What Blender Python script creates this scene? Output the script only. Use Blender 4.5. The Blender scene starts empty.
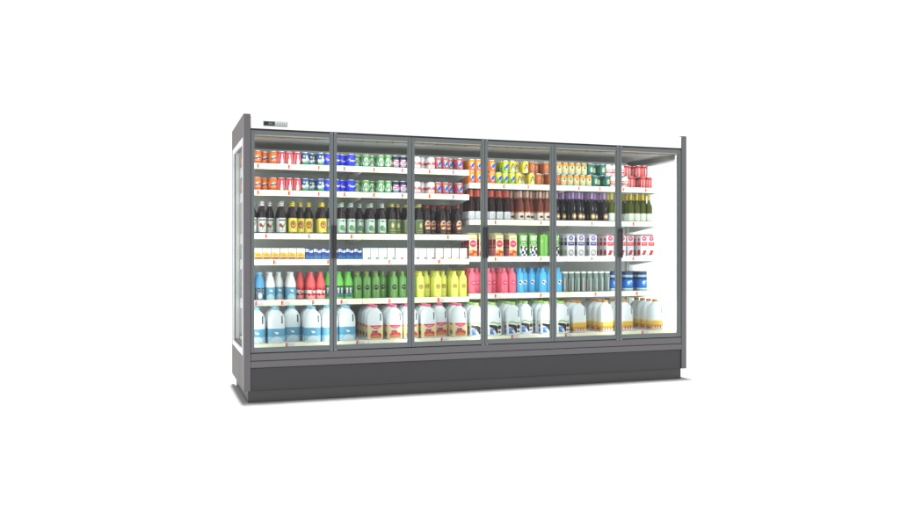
import bpy, math, random
from mathutils import Vector
random.seed(7)
R = math.radians
scene = bpy.context.scene
col = scene.collection

# ------------------------------------------------------------------ materials
def lin(c):
    return tuple(((x/255)/12.92 if x/255 <= .04045 else ((x/255+.055)/1.055)**2.4) for x in c)

MATS = {}
def mat(name, rgb=(128,128,128), rough=.45, metal=0.0, coat=0.0, emit=0.0, var=.0, vscale=40, bump=0.0, bscale=200, trans=0.0):
    if name in MATS: return MATS[name]
    m = bpy.data.materials.new(name); m.use_nodes = True
    nt = m.node_tree; b = nt.nodes['Principled BSDF']
    c = lin(rgb) + (1,)
    b.inputs['Base Color'].default_value = c
    b.inputs['Roughness'].default_value = rough
    b.inputs['Metallic'].default_value = metal
    b.inputs['Coat Weight'].default_value = coat
    if trans: b.inputs['Transmission Weight'].default_value = trans
    if emit:
        b.inputs['Emission Color'].default_value = c
        b.inputs['Emission Strength'].default_value = emit
    tc = nt.nodes.new('ShaderNodeTexCoord')
    if var:
        n = nt.nodes.new('ShaderNodeTexNoise'); n.inputs['Scale'].default_value = vscale; n.inputs['Detail'].default_value = 4
        nt.links.new(tc.outputs['Object'], n.inputs['Vector'])
        hs = nt.nodes.new('ShaderNodeMapRange')
        hs.inputs['To Min'].default_value = 1-var; hs.inputs['To Max'].default_value = 1+var
        nt.links.new(n.outputs['Fac'], hs.inputs['Value'])
        mx = nt.nodes.new('ShaderNodeVectorMath'); mx.operation = 'SCALE'
        mx.inputs[0].default_value = c[:3]
        nt.links.new(hs.outputs['Result'], mx.inputs['Scale'])
        nt.links.new(mx.outputs['Vector'], b.inputs['Base Color'])
        r2 = nt.nodes.new('ShaderNodeMapRange'); r2.inputs['To Min'].default_value = max(.05, rough-.08); r2.inputs['To Max'].default_value = rough+.08
        nt.links.new(n.outputs['Fac'], r2.inputs['Value']); nt.links.new(r2.outputs['Result'], b.inputs['Roughness'])
    if bump:
        n2 = nt.nodes.new('ShaderNodeTexNoise'); n2.inputs['Scale'].default_value = bscale
        nt.links.new(tc.outputs['Object'], n2.inputs['Vector'])
        bp = nt.nodes.new('ShaderNodeBump'); bp.inputs['Strength'].default_value = bump; bp.inputs['Distance'].default_value = .001
        nt.links.new(n2.outputs['Fac'], bp.inputs['Height']); nt.links.new(bp.outputs['Normal'], b.inputs['Normal'])
    MATS[name] = m
    return m

def C(r, g, b, rough=.38, coat=.0):            # printed / plastic colour
    k = .905
    m = mat('print_%02x%02x%02x_%d' % (r, g, b, int(rough*100)), (r*k, g*k, b*k), rough, coat=coat)
    m.node_tree.nodes['Principled BSDF'].inputs['Specular IOR Level'].default_value = .28
    return m

grey_paint = mat('grey_coated_steel', (94,92,95), .42, var=.03, vscale=6, bump=.12, bscale=900)
side_paint = mat('grey_side_sheet', (96,93,90), .6, var=.04, vscale=4, bump=.12, bscale=900)
dark_paint = mat('dark_coated_steel', (49,49,52), .45, var=.04, vscale=5, bump=.12, bscale=900)
plinth_paint = mat('plinth_steel', (72,71,72), .5, var=.05, vscale=5)
door_metal = mat('door_profile', (96,103,105), .38, var=.04, vscale=9)
gasket = mat('black_gasket', (22,22,24), .6)
white_steel = mat('white_steel', (246,246,246), .35)
shelf_steel = mat('shelf_steel', (212,216,213), .4, var=.03, vscale=8)
back_steel = mat('back_panel_steel', (200,206,202), .5, var=.04, vscale=3)
ceil_steel = mat('ceiling_steel', (112,113,110), .5, var=.05, vscale=6)
rail_plastic = mat('rail_plastic', (238,241,212), .35)
trim_white = mat('window_trim', (226,224,232), .35)
trim_beige = mat('seal_beige', (176,170,150), .5)
chrome = mat('bright_metal', (205,208,210), .28, metal=.9)
led_plastic = mat('led_diffuser', (225,248,250), .4, emit=.9)
led_house = mat('led_housing', (190,196,196), .4)
can_metal = mat('can_aluminium', (196,200,202), .3, metal=.6)
floor_m = mat('studio_floor', (154,154,154), .8)

def glass_mat(name, refl, tint=(1,1,1)):
    m = bpy.data.materials.new(name); m.use_nodes = True
    nt = m.node_tree; nt.nodes.remove(nt.nodes['Principled BSDF'])
    out = nt.nodes['Material Output']
    t = nt.nodes.new('ShaderNodeBsdfTransparent'); t.inputs['Color'].default_value = tint+(1,)
    g = nt.nodes.new('ShaderNodeBsdfGlossy'); g.inputs['Roughness'].default_value = .02
    fr = nt.nodes.new('ShaderNodeLayerWeight'); fr.inputs['Blend'].default_value = .5     # facing: the same from both sides of a thin pane
    pw = nt.nodes.new('ShaderNodeMath'); pw.operation = 'POWER'; pw.inputs[1].default_value = 5
    mu = nt.nodes.new('ShaderNodeMath'); mu.operation = 'MULTIPLY_ADD'; mu.inputs[1].default_value = refl; mu.inputs[2].default_value = .016
    nt.links.new(fr.outputs['Facing'], pw.inputs[0])
    mx = nt.nodes.new('ShaderNodeMixShader')
    nt.links.new(pw.outputs[0], mu.inputs[0]); nt.links.new(mu.outputs[0], mx.inputs[0])
    nt.links.new(t.outputs[0], mx.inputs[1]); nt.links.new(g.outputs[0], mx.inputs[2])
    nt.links.new(mx.outputs[0], out.inputs['Surface'])
    MATS[name] = m
    return m
door_glass = glass_mat('door_glass', 1.0, (.985,.992,.985))
side_glass = glass_mat('side_glass', .06, (.965,.975,.97))

# ------------------------------------------------------------------ mesh building
class MB:
    def __init__(s): s.v=[]; s.f=[]; s.mi=[]; s.mats=[]
    def slot(s, m):
        if m not in s.mats: s.mats.append(m)
        return s.mats.index(m)
    def add(s, vs, fs, m):
        o = len(s.v); k = s.slot(m); s.v += [tuple(p) for p in vs]
        for f in fs: s.f.append(tuple(o+i for i in f)); s.mi.append(k)
        return s
    def box(s, x0, y0, z0, x1, y1, z1, m, bev=0.0):
        if bev <= 0:
            vs = [(x,y,z) for z in (z0,z1) for y in (y0,y1) for x in (x0,x1)]
            fs = [(0,2,3,1),(4,5,7,6),(0,1,5,4),(2,6,7,3),(0,4,6,2),(1,3,7,5)]
            return s.add(vs, fs, m)
        b = min(bev, (x1-x0)*.45, (y1-y0)*.45, (z1-z0)*.45)
        vs = []; idx = {}
        X = (x0,x1); Y = (y0,y1); Z = (z0,z1)
        for i in (0,1):
            for j in (0,1):
                for k in (0,1):
                    sx = b if i == 0 else -b; sy = b if j == 0 else -b; sz = b if k == 0 else -b
                    idx[i,j,k,'x'] = len(vs); vs.append((X[i], Y[j]+sy, Z[k]+sz))
                    idx[i,j,k,'y'] = len(vs); vs.append((X[i]+sx, Y[j], Z[k]+sz))
                    idx[i,j,k,'z'] = len(vs); vs.append((X[i]+sx, Y[j]+sy, Z[k]))
        fs = []
        cyc = ((0,0),(1,0),(1,1),(0,1))
        for i in (0,1): fs.append([idx[i,j,k,'x'] for j,k in cyc])
        for j in (0,1): fs.append([idx[i,j,k,'y'] for i,k in cyc])
        for k in (0,1): fs.append([idx[i,j,k,'z'] for i,j in cyc])
        for i in (0,1):
            for j in (0,1): fs.append([idx[i,j,0,'x'],idx[i,j,1,'x'],idx[i,j,1,'y'],idx[i,j,0,'y']])
            for k in (0,1): fs.append([idx[i,0,k,'x'],idx[i,1,k,'x'],idx[i,1,k,'z'],idx[i,0,k,'z']])
        for j in (0,1):
            for k in (0,1): fs.append([idx[0,j,k,'y'],idx[1,j,k,'y'],idx[1,j,k,'z'],idx[0,j,k,'z']])
        for i in (0,1):
            for j in (0,1):
                for k in (0,1): fs.append([idx[i,j,k,'x'],idx[i,j,k,'y'],idx[i,j,k,'z']])
        cx = Vector(((x0+x1)/2,(y0+y1)/2,(z0+z1)/2)); out = []
        for f in fs:
            p = [Vector(vs[a]) for a in f]; n = (p[1]-p[0]).cross(p[2]-p[0]); c = sum(p, Vector())/len(p)
            out.append(tuple(f) if n.dot(c-cx) > 0 else tuple(reversed(f)))
        return s.add(vs, out, m)
    def lathe(s, prof, seg=20):
        """prof: list of (r, z, material of the segment that starts here)"""
        for a, b in zip(prof[:-1], prof[1:]):
            vs = []
            for (r, z, _) in (a, b):
                vs += [(r*math.sin(2*math.pi*i/seg), -r*math.cos(2*math.pi*i/seg), z) for i in range(seg)]
            fs = [(i, (i+1)%seg, seg+(i+1)%seg, seg+i) for i in range(seg)]
            s.add(vs, fs, a[2])
        return s
    def build(s, name, parent=None, smooth=None, loc=(0,0,0)):
        me = bpy.data.meshes.new(name); me.from_pydata(s.v, [], s.f)
        for m in s.mats: me.materials.append(m)
        me.polygons.foreach_set('material_index', s.mi)
        if smooth:
            import bmesh
            bm = bmesh.new(); bm.from_mesh(me); bmesh.ops.remove_doubles(bm, verts=bm.verts, dist=1e-5)
            bm.to_mesh(me); bm.free()
            me.polygons.foreach_set('use_smooth', [True]*len(me.polygons)); me.set_sharp_from_angle(angle=R(smooth))
        o = bpy.data.objects.new(name, me); col.objects.link(o); o.location = loc
        if parent: o.parent = parent
        return o

# flat artwork in (u, v), later wrapped on a cylinder or laid on a face
def g_disc(u, v, ru, rv, n=16):
    vs = [(u, v)]; fs = []
    for k, q in enumerate((.55, 1)):
        vs += [(u+ru*q*math.cos(2*math.pi*i/n), v+rv*q*math.sin(2*math.pi*i/n)) for i in range(n)]
    fs += [(0, 1+i, 1+(i+1)%n) for i in range(n)]
    fs += [(1+i, 1+n+i, 1+n+(i+1)%n, 1+(i+1)%n) for i in range(n)]
    return vs, fs
def g_rect(u0, v0, u1, v1, nx=6, sh=0.0):       # sh: shear of the top edge
    vs = []; fs = []
    for j in (0, 1):
        for i in range(nx+1): vs.append((u0+(u1-u0)*i/nx+sh*j, (v0, v1)[j]))
    for i in range(nx): fs.append((i, i+1, nx+2+i, nx+1+i))
    return vs, fs
def g_band(u0, u1, f0, f1, nx=12):              # between two curves of u
    vs = [(u0+(u1-u0)*i/nx, f0(i/nx)) for i in range(nx+1)] + [(u0+(u1-u0)*i/nx, f1(i/nx)) for i in range(nx+1)]
    return vs, [(i, i+1, nx+2+i, nx+1+i) for i in range(nx)]
_tx = {}
def g_text(t, size, u, v, rot=0, bold=.02, sx=1.0):
    if t not in _tx:
        cu = bpy.data.curves.new('lettering', 'FONT'); cu.body = t; cu.size = 1; cu.offset = bold; cu.resolution_u = 3
        cu.align_x = 'CENTER'; cu.align_y = 'CENTER'
        o = bpy.data.objects.new('lettering', cu); col.objects.link(o); bpy.context.view_layer.update()
        me = o.to_mesh(); _tx[t] = ([(p.co.x, p.co.y) for p in me.vertices], [tuple(p.vertices) for p in me.polygons])
        o.to_mesh_clear(); bpy.data.objects.remove(o); bpy.data.curves.remove(cu)
    vs, fs = _tx[t]; c, s_ = math.cos(rot), math.sin(rot)
    return [(u+size*(x*sx*c-y*s_), v+size*(x*sx*s_+y*c)) for x, y in vs], fs
def wrap(mb, g, rad, m, lift=.0006):            # on an upright cylinder facing -y
    vs, fs = g; r = rad+lift
    mb.add([(r*math.sin(u/rad), -r*math.cos(u/rad), v) for u, v in vs], fs, m)
def front(mb, g, y, m, lift=.0006):             # on a face that looks along -y
    vs, fs = g; mb.add([(u, y-lift, v) for u, v in vs], fs, m)
def left(mb, g, x, m, lift=.0006):              # on a face that looks along -x
    vs, fs = g; mb.add([(x-lift, -u, v) for u, v in vs], fs, m)

def empty(name, loc=(0,0,0)):
    o = bpy.data.objects.new(name, None); col.objects.link(o); o.location = loc; o.empty_display_size = .05
    return o
def tag(o, label=None, cat=None, group=None, kind=None):
    if label: o['label'] = label
    if cat: o['category'] = cat
    if group: o['group'] = group
    if kind: o['kind'] = kind
    return o
def kids(o): return CH.get(o.name, [])
CH = {}
def part(mb, name, root, smooth=30):
    o = mb.build(name, root, smooth); CH.setdefault(root.name, []).append(o); return o
def dup(src):
    c = src.copy(); col.objects.link(c)
    for ch in kids(src):
        d = ch.copy(); col.objects.link(d); d.parent = c
        for g in kids(ch):
            e = g.copy(); col.objects.link(e); e.parent = d
    return c

# ------------------------------------------------------------------ the setting
fl = MB(); fl.add([(-14,-12,0),(16,-12,0),(16,14,0),(-14,14,0)], [(0,1,2,3)], floor_m)
tag(fl.build('floor'), kind='structure')

# ------------------------------------------------------------------ the refrigerated cabinet
L = 3.85; D = 1.03; TOP = 2.162; PB = .092
cab = empty('refrigerated_display_cabinet', (L/2, D/2, 0))
tag(cab, 'long grey glass-door supermarket refrigerator with six doors and lit shelves of drinks', 'refrigerator')
body = empty('tmp_origin'); bpy.data.objects.remove(body)
def cpart(mb, name, smooth=30, parent=None):
    o = mb.build(name, None, smooth)
    o.parent = parent if parent else cab
    if not parent: o.location = (-L/2, -D/2, 0)
    return o

for side in (0, 1):
    xo0, xo1 = (0, .020) if side == 0 else (L-.020, L)       # outer sheet
    xi0, xi1 = (0, .050) if side == 0 else (L-.050, L)       # thick front post
    b = MB()
    b.box(xi0, 0, PB, xi1, .055, TOP, grey_paint, .002)
    b.box(xo0, .0552, PB, xo1, D, .352, side_paint, .001)
    b.box(xo0, .0552, 1.99, xo1, D, TOP, side_paint, .001)
    b.box(xo0, .945, .3522, xo1, D, 1.9898, side_paint, .001)
    # inner thickening above and below the window
    ix0, ix1 = (.0202, .050) if side == 0 else (L-.050, L-.0202)
    b.box(ix0, .0552, PB, ix1, .95, .40, shelf_steel if side else side_paint)
    b.box(ix0, .0552, 1.965, ix1, .95, 2.05, ceil_steel)
    b.box(ix0, .89, .4002, ix1, .95, 1.9648, back_steel)
    ep = cpart(b, 'end_panel')
    # window trim ring and glass
    t = MB(); a0, a1 = (-.003, .012) if side == 0 else (L-.012, L+.003)
    t.box(a0, .0556, .3525, a1, .100, 1.9895, trim_white, .001)
    t.box(a0, .905, .3525, a1, .9446, 1.9895, trim_white, .001)
    t.box(a0, .1002, .3525, a1, .9048, .392, trim_white, .001)
    t.box(a0, .1002, 1.950, a1, .9048, 1.9895, trim_white, .001)
    cpart(t, 'window_frame', parent=ep)
    g = MB(); xg = .006 if side == 0 else L-.009
    g.box(xg, .1005, .3925, xg+.003, .9045, 1.9495, side_glass)
    cpart(g, 'window_glass', parent=ep)

b = MB()
b.box(.0505, .006, 2.054, L-.0505, .030, 2.150, white_steel, .002)
b.box(.0505, .0302, 2.060, L-.0505, D-.02, 2.150, white_steel)
cpart(b, 'canopy')
b = MB(); b.box(.0505, .010, 2.0405, L-.0505, .060, 2.0535, gasket); cpart(b, 'canopy_shadow_gap')
b = MB(); b.box(.0505, .0605, 2.010, L-.0505, .919, 2.0515, ceil_steel)
for k in range(30):                                                # honeycomb air outlet behind the doors
    b.box(.06+k*.1243, .09, 2.004, .06+k*.1243+.112, .16, 2.0098, ceil_steel)
cpart(b, 'inner_ceiling')

# controller on the canopy
ctl = MB(); ctl.box(.143, .001, 2.074, .322, .0058, 2.113, C(150,154,156), .001)
co = cpart(ctl, 'controller')
d = MB(); d.box(.147, -.0005, 2.079, .226, .0008, 2.109, C(58,66,66,.15), .0005)
front(d, g_rect(.151, 2.083, .169, 2.104, 1), -.0005, C(24,32,40,.2))
front(d, g_text('0.4', .020, .196, 2.094), -.0005, C(150,168,140))
cpart(d, 'display', parent=co)
for k in range(5):
    bt = MB(); x = .233+k*.0175
    bt.box(x, -.0012, 2.083, x+.0125, .0008, 2.107, C(226,228,230), .001)
    front(bt, g_rect(x+.004, 2.088, x+.008, 2.099, 1), -.0012, C(150,154,158))
    cpart(bt, 'button', parent=co)

# back panel, uprights
b = MB(); b.box(.0505, .920, .40, L-.0505, .948, 2.0508, back_steel)
for x in (.0505, .987, 1.925, 2.862, L-.0715):
    b.box(x if x < .1 or x > 3.7 else x-.020, .893, .44, (x if x < .1 or x > 3.7 else x-.020)+(.018), .9198, 1.98, back_steel)
    if .1 < x < 3.7: b.box(x+.004, .895, .44, x+.020, .9198, 1.98, back_steel)
for x in (.987, 1.925, 2.862): b.box(x-.0018, .905, .44, x+.0038, .9196, 1.98, gasket)
b.box(.0505, D-.06, PB, L-.0505, D-.02, 2.055, grey_paint)
cpart(b, 'back_panel')

# base
b = MB()
b.box(.0505, .004, .3160, L-.0505, .060, .3700, grey_paint, .003)
b.box(.0505, .000, .2640, L-.0505, .060, .3125, grey_paint, .003)
b.box(.0507, .010, .262, L-.0507, .059, .372, gasket)
cpart(b, 'bumper_rail')
b = MB(); b.box(.0505, .012, PB+.001, L-.0505, .060, .2615, dark_paint, .002); cpart(b, 'kick_panel')
b = MB(); b.box(.033, .038, .002, L-.033, .99, PB-.0005, plinth_paint, .002); cpart(b, 'plinth')
b = MB(); b.box(.0505, .0605, .12, L-.0505, .919, .395, white_steel); cpart(b, 'inner_tub')

# doors
DZ0, DZ1 = .376, 2.040
def build_door(i):
    x0 = .050+.625*i+.0015; x1 = x0+.625-.003
    if i == 0: x0 += .001
    if i == 5: x1 -= .001
    y0, y1 = .008, .042; w = .0225; h = .036
    f = MB()
    f.box(x0, y0, DZ0, x0+w, y1, DZ1, door_metal, .0015)
    f.box(x1-w, y0, DZ0, x1, y1, DZ1, door_metal, .0015)
    f.box(x0+w+.0002, y0+.0006, DZ0, x1-w-.0002, y1, DZ0+h, door_metal, .0015)
    f.box(x0+w+.0002, y0+.0006, DZ1-.030, x1-w-.0002, y1, DZ1, door_metal, .0015)
    for (a, b_) in ((x0+w+.0002, x0+w+.0042), (x1-w-.0042, x1-w-.0002)):
        f.box(a, y0+.010, DZ0+h+.0002, b_, y1-.004, DZ1-.0302, C(150,158,156))
    f.box(x0+w+.0045, y0+.010, DZ1-.0375, x1-w-.0045, y1-.004, DZ1-.0302, trim_beige)
    fr = cpart(f, 'door')
    g = MB(); g.box(x0+w+.0005, .020, DZ0+h+.0005, x1-w-.0005, .024, DZ1-.0305, door_glass)
    cpart(g, 'glass_pane', parent=fr)
    for zz in (DZ0-.0035, DZ1+.0002):
        hg = MB(); xx = x0+.004 if i % 2 else x1-.026
        hg.box(xx, .004, zz, xx+.022, .030, zz+.0033, chrome, .0008); cpart(hg, 'hinge', parent=fr)
    if i in (1, 3, 5):
        hd = MB(); xh = x0+.006
        hd.box(xh-.003, -.018, 1.080, xh+.014, -.006, 1.338, C(58,56,62), .003)
        for zz in (1.10, 1.31): hd.box(xh+.001, -.0058, zz, xh+.009, .0078, zz+.012, C(58,58,62), .001)
        cpart(hd, 'handle', parent=fr)
    if i in (0, 2, 4):
        hd = MB(); xh = x1-.014
        hd.box(xh-.002, -.014, 1.080, xh+.011, -.004, 1.338, C(62,60,66), .003)
        for zz in (1.10, 1.31): hd.box(xh+.001, -.0038, zz, xh+.007, .0078, zz+.012, C(64,64,68), .001)
        cpart(hd, 'handle', parent=fr)
for i in range(6): build_door(i)

# mullions with the lamps behind them
for i in range(7):
    x = .050+.625*i
    m_ = MB()
    xa, xb = (x-.010, x+.010)
    if i == 0: xa, xb = .0505, .066
    if i == 6: xa, xb = L-.066, L-.0505
    m_.box(xa, .0425, .372, xb, .058, 2.045, gasket)
    m_.box(xa, .0582, .42, xb, .070, 2.000, led_house, .002)
    mo = cpart(m_, 'mullion')
    t = MB()
    t.box(xa+.003, .0702, .44, xb-.003, .0745, 1.985, led_plastic, .001)
    if i == 6: t.box(xa-.006, .050, .425, xa-.0005, .072, 1.998, led_plastic, .001)
    cpart(t, 'light_tube', parent=mo)

# shelves
M4 = [.052, .987, 1.925, 2.862, 3.798]
TXT_E = None
def price_tag(x, y, z, parent):
    t = MB()
    t.box(x, y-.0022, z+.006, x+.074, y-.0004, z+.040, C(252,253,246,.3))
    front(t, g_rect(x+.001, z+.0065, x+.0075, z+.0395, 1), y-.0022, C(222,40,36))
    front(t, g_text('E', .038, x+.0125, z+.0228, bold=.03), y-.0022, C(222,40,36), .0008)
    for k in range(3):
        front(t, g_rect(x+.026, z+.012+.008*k, x+.066-.006*(k % 2), z+.0155+.008*k, 1), y-.0022, C(214,220,214))
    cpart(t, 'price_tag', parent=parent)
def shelf(j, z, tags, y0=.372):
    xa, xb = M4[j]+.0015, M4[j+1]-.0015
    s = MB()
    s.box(xa, y0+.010, z-.022, xb, .885, z, shelf_steel, .001)
    sh = cpart(s, 'shelf')
    for xx in (xa, xb-.003):
        br = MB()
        br.add([(xx+q, yy, zz) for q in (0,.003) for yy, zz in ((y0+.012, z-.0225),(.888, z-.0225),(.888, z-.085),(.80, z-.085),(y0+.012, z-.040))],
               [(0,1,2,3,4),(9,8,7,6,5)]+[(k,(k+1)%5+0,(k+1)%5+5,k+5) for k in range(5)], shelf_steel)
        cpart(br, 'bracket', parent=sh)
    r = MB(); r.box(xa, y0, z-.043, xb, y0+.0095, z+.003, rail_plastic, .0015)
    ra = cpart(r, 'price_rail', parent=sh)
    for x in tags:
        if xa+.002 < x < xb-.076: price_tag(x, y0, z-.043, ra)
ZL = [1.8305, 1.620, 1.276, 1.068, .745]; ZR = [1.722, 1.408, 1.0895, .769]; ZD = .4235
tt = [.137,.380,.620,.829,1.076,1.320,1.556,1.771]
TL = [tt, tt, [.199,.540,.887,1.721], [.262,.694,1.208,1.641], [.122,.325,.572,.804,1.208,1.636]]
TR = [[2.022,2.236,2.469,2.964,3.176,3.419,3.655], [2.156,2.589,3.095,3.523], [2.156,2.589,3.095,3.523], [2.156,2.589,3.131,3.560]]
for z, tg in zip(ZL, TL):
    for j in (0, 1): shelf(j, z, tg)
for z, tg in zip(ZR, TR):
    for j in (2, 3): shelf(j, z, tg)
for j in range(4):                                                   # bottom deck
    xa, xb = M4[j]+.0012, M4[j+1]-.0012
    s = MB(); s.box(xa, .160, ZD-.020, xb, .885, ZD-.001, white_steel, .001)
    dk = cpart(s, 'bottom_deck')
    r = MB(); r.box(xa, .148, ZD-.030, xb, .1575, ZD+.002, rail_plastic, .0015)
    ra = cpart(r, 'price_rail', parent=dk)
    for x in (.329,.964-.08,1.590,2.217,2.72,3.482):
        if xa < x < xb-.076: price_tag(x, .148, ZD-.036, ra)

# ------------------------------------------------------------------ products
KIND = {}
def kind(fn): KIND[fn.__name__] = fn; return fn

CAN_R, CAN_H = .0309, .104
def can_body(bands, art=None, neck=None):
    """bands: [(z_top, colour)] up to .088"""
    mb = MB(); p = [(.0001, .003, can_metal), (.022, .003, can_metal), (.0245, .0, can_metal), (.0285, .004, bands[0][1])]
    p.append((CAN_R, .010, bands[0][1]))
    z = .010
    for i, (zt, c) in enumerate(bands):
        nxt = bands[i+1][1] if i+1 < len(bands) else (neck or c)
        p.append((CAN_R, zt, nxt))
    p[-1] = (CAN_R, .087, neck or bands[-1][1])
    p += [(.0300, .0915, neck or bands[-1][1]), (.0275, .0975, neck or bands[-1][1]), (.0262, .0990, can_metal), (.0265, .1010, can_metal), (.0265, .1035, can_metal), (.0245, .1035, can_metal), (.0235, .1000, can_metal), (.0001, .1000, can_metal)]
    mb.lathe(p, 20)
    if art: art(mb)
    return mb
W = lambda mb, g, m, k=1: wrap(mb, g, CAN_R, m, .0005*k)
def can_root(mb):
    root = empty('soda_can'); part(mb, 'can_body', root, 35)
    l = MB(); l.lathe([(.0001,.1003,can_metal),(.0232,.1003,can_metal)], 16)
    l.add([(-.006+.012*a, -.014+.020*b, .1008+.0008*c) for c in (0,1) for b in (0,1) for a in (0,1)], [(4,5,7,6),(0,1,5,4),(2,3,7,6),(0,4,6,2),(1,3,7,5)], chrome)
    part(l, 'pull_tab_lid', root, 35)
    return root

@kind
def orange_can():
    def art(mb):
        W(mb, g_disc(0, .050, .024, .026), C(250,140,60)); W(mb, g_disc(-.012,.070,.010,.008), C(86,160,60), 2)
        W(mb, g_disc(.001,.050,.021,.013), C(246,236,230), 2); W(mb, g_text('Fanta', .0235, .0006, .048, .22, .05), C(20,30,110), 3)
        W(mb, g_rect(-.020,.026,.020,.029), C(255,220,180), 2)
        W(mb, g_disc(.040,.05,.010,.03), C(252,170,90)); W(mb, g_disc(-.040,.05,.010,.03), C(252,170,90))
    return can_root(can_body([(.020, C(232,90,26)), (.087, C(252,112,44))], art))
@kind
def red_can():
    def art(mb):
        w = C(250,248,246)
        for o in (-.048, .0, .048):
            W(mb, g_band(-.011+o, .011+o, lambda t: .006, lambda t: .034+.022*math.sin(math.pi*t)), w)
            W(mb, g_rect(-.0038+o, .05, .0038+o, .082, 2), w)
            W(mb, g_rect(-.0065+o, .030, .0065+o, .034, 2), C(206,40,60), 2)
        for o in (-.028,.020): W(mb, g_rect(-.004+o,.012,.004+o,.086,1), C(238,160,168))  # pale upright lines: glass highlights painted into the can colour
    return can_root(can_body([(.087, C(210,54,72))], art))
@kind
def lemon_can():
    def art(mb):
        W(mb, g_band(-.030,.030, lambda t: .026+.008*math.sin(5*t), lambda t: .046+.008*math.sin(4*t+1)), C(70,150,200))
        W(mb, g_disc(.010,.068,.0105,.0105), C(236,226,50), 2); W(mb, g_disc(-.012,.072,.006,.006), C(240,246,250), 2)
        W(mb, g_text('Sprite', .026, 0, .044, .2, .07), C(252,252,252), 3)
        W(mb, g_rect(-.016,.030,.012,.033), C(225,240,245), 2)
        for q in range(5): W(mb, g_disc(-.022+.011*q,.020+.004*(q%2),.003,.004,8), C(190,225,190), 2)
    return can_root(can_body([(.026, C(30,140,84)), (.034, C(34,110,120)), (.087, C(38,86,160))], art))
@kind
def blue_can():
    def art(mb):
        W(mb, g_disc(-.016,.056,.0105,.0105), C(250,250,250)); 
        W(mb, g_band(-.0255,-.0065, lambda t: .057+.002*math.sin(6*t), lambda t: .057+.0095*math.sin(math.pi*t)), C(220,30,40), 2)
        W(mb, g_band(-.0255,-.0065, lambda t: .0535-.0075*math.sin(math.pi*t), lambda t: .0535+.001*math.sin(6*t)), C(40,70,190), 2)
        W(mb, g_text('pepsi', .020, .012, .050, 0, .04), C(235,240,255), 2)
        W(mb, g_rect(.030,.048,.052,.054), C(220,228,250))
    return can_root(can_body([(.087, C(30,62,236))], art))
@kind
def green_can():
    def art(mb):
        for u, v, a, b_ in ((-.006,.060,.017,.022),(-.004,.024,.016,.014),(.024,.045,.006,.022),(-.030,.030,.006,.02),(.046,.05,.010,.03),(-.050,.05,.010,.03)):
            W(mb, g_disc(u, v, a, b_), C(206,236,212))
        W(mb, g_text('7', .050, -.006, .056, 0, .05), C(44,140,76), 2)
        W(mb, g_disc(.002,.056,.0085,.009), C(214,44,50), 3)
        W(mb, g_text('up', .011, .002, .057, 0, .04), C(250,250,250), 4)
        for q in range(4): W(mb, g_disc(-.020+.013*q,.012+.003*(q%2),.004,.004,8), C(60,170,90), 2)
    return can_root(can_body([(.020, C(40,140,74)), (.087, C(54,150,86))], art, C(120,176,80)))
@kind
def striped_can():
    def art(mb):
        W(mb, g_band(-.045,.045, lambda t: .052+.004*math.sin(7*t), lambda t: .064+.005*math.sin(7*t+.6)), C(216,36,44))
        W(mb, g_band(-.045,.045, lambda t: .016, lambda t: .026+.005*math.sin(7*t+.6)), C(230,110,100))
        W(mb, g_text('pepsi', .018, 0, .041, 0, .04), C(40,60,140), 2)
        for q in (-.062,.062,-.030,.030): W(mb, g_rect(q-.004,.012,q+.004,.086,1), C(20,30,70), 3)
    return can_root(can_body([(.012, C(40,96,170)), (.030, C(120,176,226)), (.048, C(244,246,250)), (.068, C(240,242,250)), (.076, C(40,90,170)), (.087, C(20,28,64))], art, C(20,26,56)))
@kind
def white_can():
    def art(mb):
        for o in (0, .052, -.052):
            W(mb, g_text('Coke', .034, o, .048, .12, .07), C(196,24,40))
            W(mb, g_rect(-.016+o,.022,.016+o,.026), C(224,110,116)); W(mb, g_rect(-.010+o,.014,.012+o,.017), C(224,130,136))
    return can_root(can_body([(.010, C(230,120,124)), (.087, C(244,242,242))], art, C(240,242,240)))
def fizzy(base, neck, blob, extra, txt=(26,50,150)):
    def art(mb):
        for o in (0, .064):
            W(mb, g_disc(-.010+o, .074, .016, .012), blob); W(mb, g_disc(.004+o, .050, .019, .024), C(236,240,250), 2)
            W(mb, g_disc(.006+o, .050, .016, .020), C(96,140,210), 3)
            W(mb, g_text('Fanta', .024, .002+o, .052, .9, .05), C(*txt), 4)
            W(mb, g_disc(.018+o, .022, .010, .010), extra, 3); W(mb, g_disc(-.018+o, .026, .007, .010), extra, 3)
    return can_root(can_body([(.087, base)], art, neck))
@kind
def pink_can(): return fizzy(C(206,60,120), C(214,90,120), C(150,196,70), C(120,170,80))
@kind
def tangerine_can(): return fizzy(C(240,128,30), C(238,150,40), C(250,180,60), C(206,90,110))
@kind
def citrus_can(): return fizzy(C(170,200,30), C(200,214,50), C(240,230,60), C(60,150,70), (20,40,160))
@kind
def yellow_can():
    def art(mb):
        for o in (0, .08):
            W(mb, g_band(-.021+o,.021+o, lambda t: .024, lambda t: .040+.040*math.sin(math.pi*t)), C(80,92,66))
            W(mb, g_band(-.014+o,.014+o, lambda t: .018, lambda t: .030+.032*math.sin(math.pi*t)), C(222,222,180), 2)
            W(mb, g_disc(o,.044,.006,.012), C(140,150,120), 3)
    return can_root(can_body([(.087, C(226,206,70))], art))
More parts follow.
